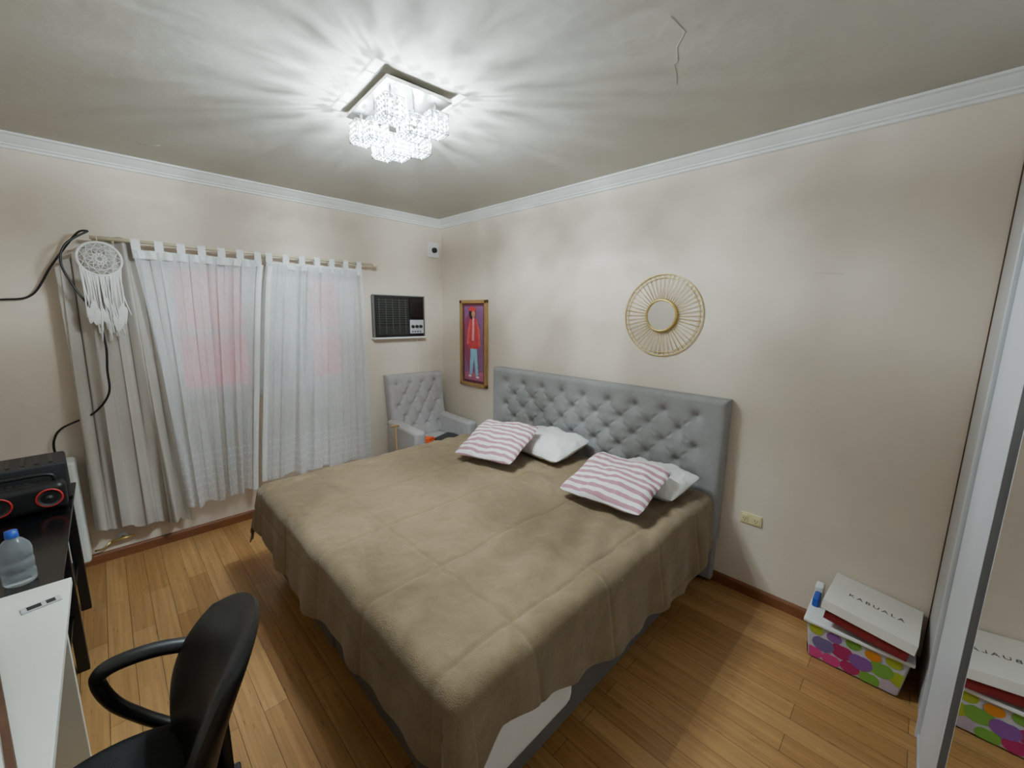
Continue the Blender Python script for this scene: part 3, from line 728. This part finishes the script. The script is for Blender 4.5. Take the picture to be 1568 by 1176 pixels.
for s_ in (1,-1):
    k=len(V)
    Xc=su*.24;Yc=sv*.24-.02; Zc=.455+s_*.035*edge-.02*(sv<0)*(sv**2)+.012*su**2
    V+=np.stack([Xc.ravel(),Yc.ravel(),Zc.ravel()],1).tolist()
    for i in range(n-1):
        for j in range(n-1):
            f=(k+i*n+j,k+(i+1)*n+j,k+(i+1)*n+j+1,k+i*n+j+1); F.append(f if s_>0 else f[::-1])
obj('seat',V,F,M['black_matte'],oc,True)
for sx,nm in ((-1,'armrest_left'),(1,'armrest_right')):
    x=sx*.285
    tube(nm,spline([(x*.78,.22,.60),(x*.93,.19,.645),(x,.10,.675),(x,.01,.685),(x,-.04,.67),(x,-.045,.63),(x*.99,-.02,.56),(x*.97,.03,.49),(x*.93,.07,.45),(x*.85,.10,.43),(x*.55,.10,.42)],8),.022,M['black_pl'],oc,12,False,.8)
box('back_bar',-.03,.03,.05,.24,.40,.42,M['black_pl'],oc,.006)
box('back_bar_v',-.03,.03,.20,.225,.40,.62,M['black_pl'],oc,.006)
box('mechanism',-.09,.09,-.10,.12,.37,.425,M['black_pl'],oc,.01)
lathe('gas_column',[(.028,.09),(.028,.24),(.018,.24),(.018,.38)],(0,0,0),M['black_pl'],oc,'z',20)
for i in range(5):
    a=2*math.pi*i/5+.3; c,s=math.cos(a),math.sin(a)
    tube('star_leg',[(0.02*c,.02*s,.10),(.15*c,.15*s,.095),(.27*c,.27*s,.072)],[.028,.024,.018],M['black_pl'],oc,10)
    lathe('caster',[(0,-.022),(.024,-.022),(.027,-.012),(.027,.012),(.024,.022),(0,.022)],(.27*c,.27*s,.0275),M['black_pl'],oc,'x' if abs(s)>abs(c) else 'y',18)
    tube('caster_stem',[(.27*c,.27*s,.04),(.27*c,.27*s,.075)],.008,M['black_pl'],oc,8)

# ------------------------------------------------------------------ ceiling lamp
lampx,lampy=1.86,-1.548
la=empty('crystal_ceiling_lamp',(lampx,lampy,0),R(-4))
PX,PY=.225,.150
ZP=H-.034
box('canopy_plate',-PX,PX,-PY,PY,ZP,ZP+.015,M['chrome'],la,.002)
box('canopy_box',-.20,.20,-.12,.12,ZP+.012,H-.001,M['chrome'],la)
cb=.042; CHt=.084
Vc=[];Fc=[];LB=[];bulbs=[]
def octa(V,F,c,r,h):
    k=len(V); V+=[(c[0]+r,c[1],c[2]),(c[0],c[1]+r,c[2]),(c[0]-r,c[1],c[2]),(c[0],c[1]-r,c[2]),(c[0],c[1],c[2]+h),(c[0],c[1],c[2]-h)]
    for a_,b2 in ((0,1),(1,2),(2,3),(3,0)): F+= [(k+a_,k+b2,k+4),(k+b2,k+a_,k+5)]
for i,ox_ in enumerate((-.155,0,.155)):
    for j,oy_ in enumerate((-.105,0,.105)):
        drop=[.035,.075][(i+j)%2] if not(i==1 and j==1) else .115
        zt=ZP-drop; zb=zt-CHt
        LB.append(([(ox_,oy_,ZP),(ox_,oy_,zt)],.006,False))
        corners=[(-cb,-cb),(cb,-cb),(cb,cb),(-cb,cb)]
        for q_ in range(4):
            (xa,ya),(xb,yb)=corners[q_],corners[(q_+1)%4]
            LB.append(([(ox_+xa,oy_+ya,zt),(ox_+xa,oy_+ya,zb)],.0022,False))
            for z in (zt,zb): LB.append(([(ox_+xa,oy_+ya,z),(ox_+xb,oy_+yb,z)],.0022,False))
            for m_ in range(4):
                for l_ in range(4):
                    t=(m_+.5)/4
                    octa(Vc,Fc,(ox_+xa+(xb-xa)*t,oy_+ya+(yb-ya)*t,zt-CHt*(l_+.5)/4),.0080,.0086)
        for m_ in range(4):
            for l_ in range(4):
                octa(Vc,Fc,(ox_-cb+2*cb*(m_+.5)/4,oy_-cb+2*cb*(l_+.5)/4,zb),.0076,.007)
        LB.append(([(ox_-cb,oy_,zt),(ox_+cb,oy_,zt)],.002,False)); LB.append(([(ox_,oy_-cb,zt),(ox_,oy_+cb,zt)],.002,False))
        bulbs.append((ox_,oy_,zt-CHt*.5,(i+j)%2))
tubes('cage_wires',LB,M['chrome'],la,6)
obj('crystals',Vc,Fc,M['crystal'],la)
for i,b3 in enumerate(bulbs):
    lathe('bulb',[(0,.012),(.009,.012),(.010,.0),(.009,-.008),(0,-.012)],(b3[0],b3[1],b3[2]+.024),M['bulb'],la,'z',12)
    l=bpy.data.lights.new('bulb_light','POINT'); l.energy=17; l.color=(.76,.93,1.0); l.shadow_soft_size=.003 if b3[3]==0 else .012
    o=bpy.data.objects.new('bulb_light',l); COL.objects.link(o); o.parent=la; o.location=(b3[0],b3[1],b3[2]-.004)

# ------------------------------------------------------------------ world + camera
wld=bpy.data.worlds.new('World'); C.scene.world=wld; wld.use_nodes=True
bg=wld.node_tree.nodes['Background']; sk=wld.node_tree.nodes.new('ShaderNodeTexSky'); sk.sky_type='NISHITA'; sk.sun_disc=False; sk.sun_elevation=R(40)
wld.node_tree.links.new(sk.outputs[0],bg.inputs['Color']); bg.inputs['Strength'].default_value=.8
yaw,pitch,roll=R(45.01),R(9.75),R(.72)
F_=Vector((-math.cos(yaw)*math.cos(pitch),math.sin(yaw)*math.cos(pitch),-math.sin(pitch)))
R_=F_.cross(Vector((0,0,1))).normalized(); U_=R_.cross(F_)
Ra=R_*math.cos(roll)+U_*math.sin(roll); Ua=-R_*math.sin(roll)+U_*math.cos(roll)
cam=bpy.data.cameras.new('camera'); co=bpy.data.objects.new('camera',cam); COL.objects.link(co)
cam.sensor_width=36; cam.lens=36*637.3/1600; cam.clip_start=.02
co.matrix_world=Matrix(((Ra.x,Ua.x,-F_.x,3.675),(Ra.y,Ua.y,-F_.y,-2.605),(Ra.z,Ua.z,-F_.z,1.666),(0,0,0,1)))
C.scene.camera=co
C.scene.view_settings.view_transform='AgX'
C.scene.view_settings.exposure=.12
C.scene.view_settings.gamma=1.1
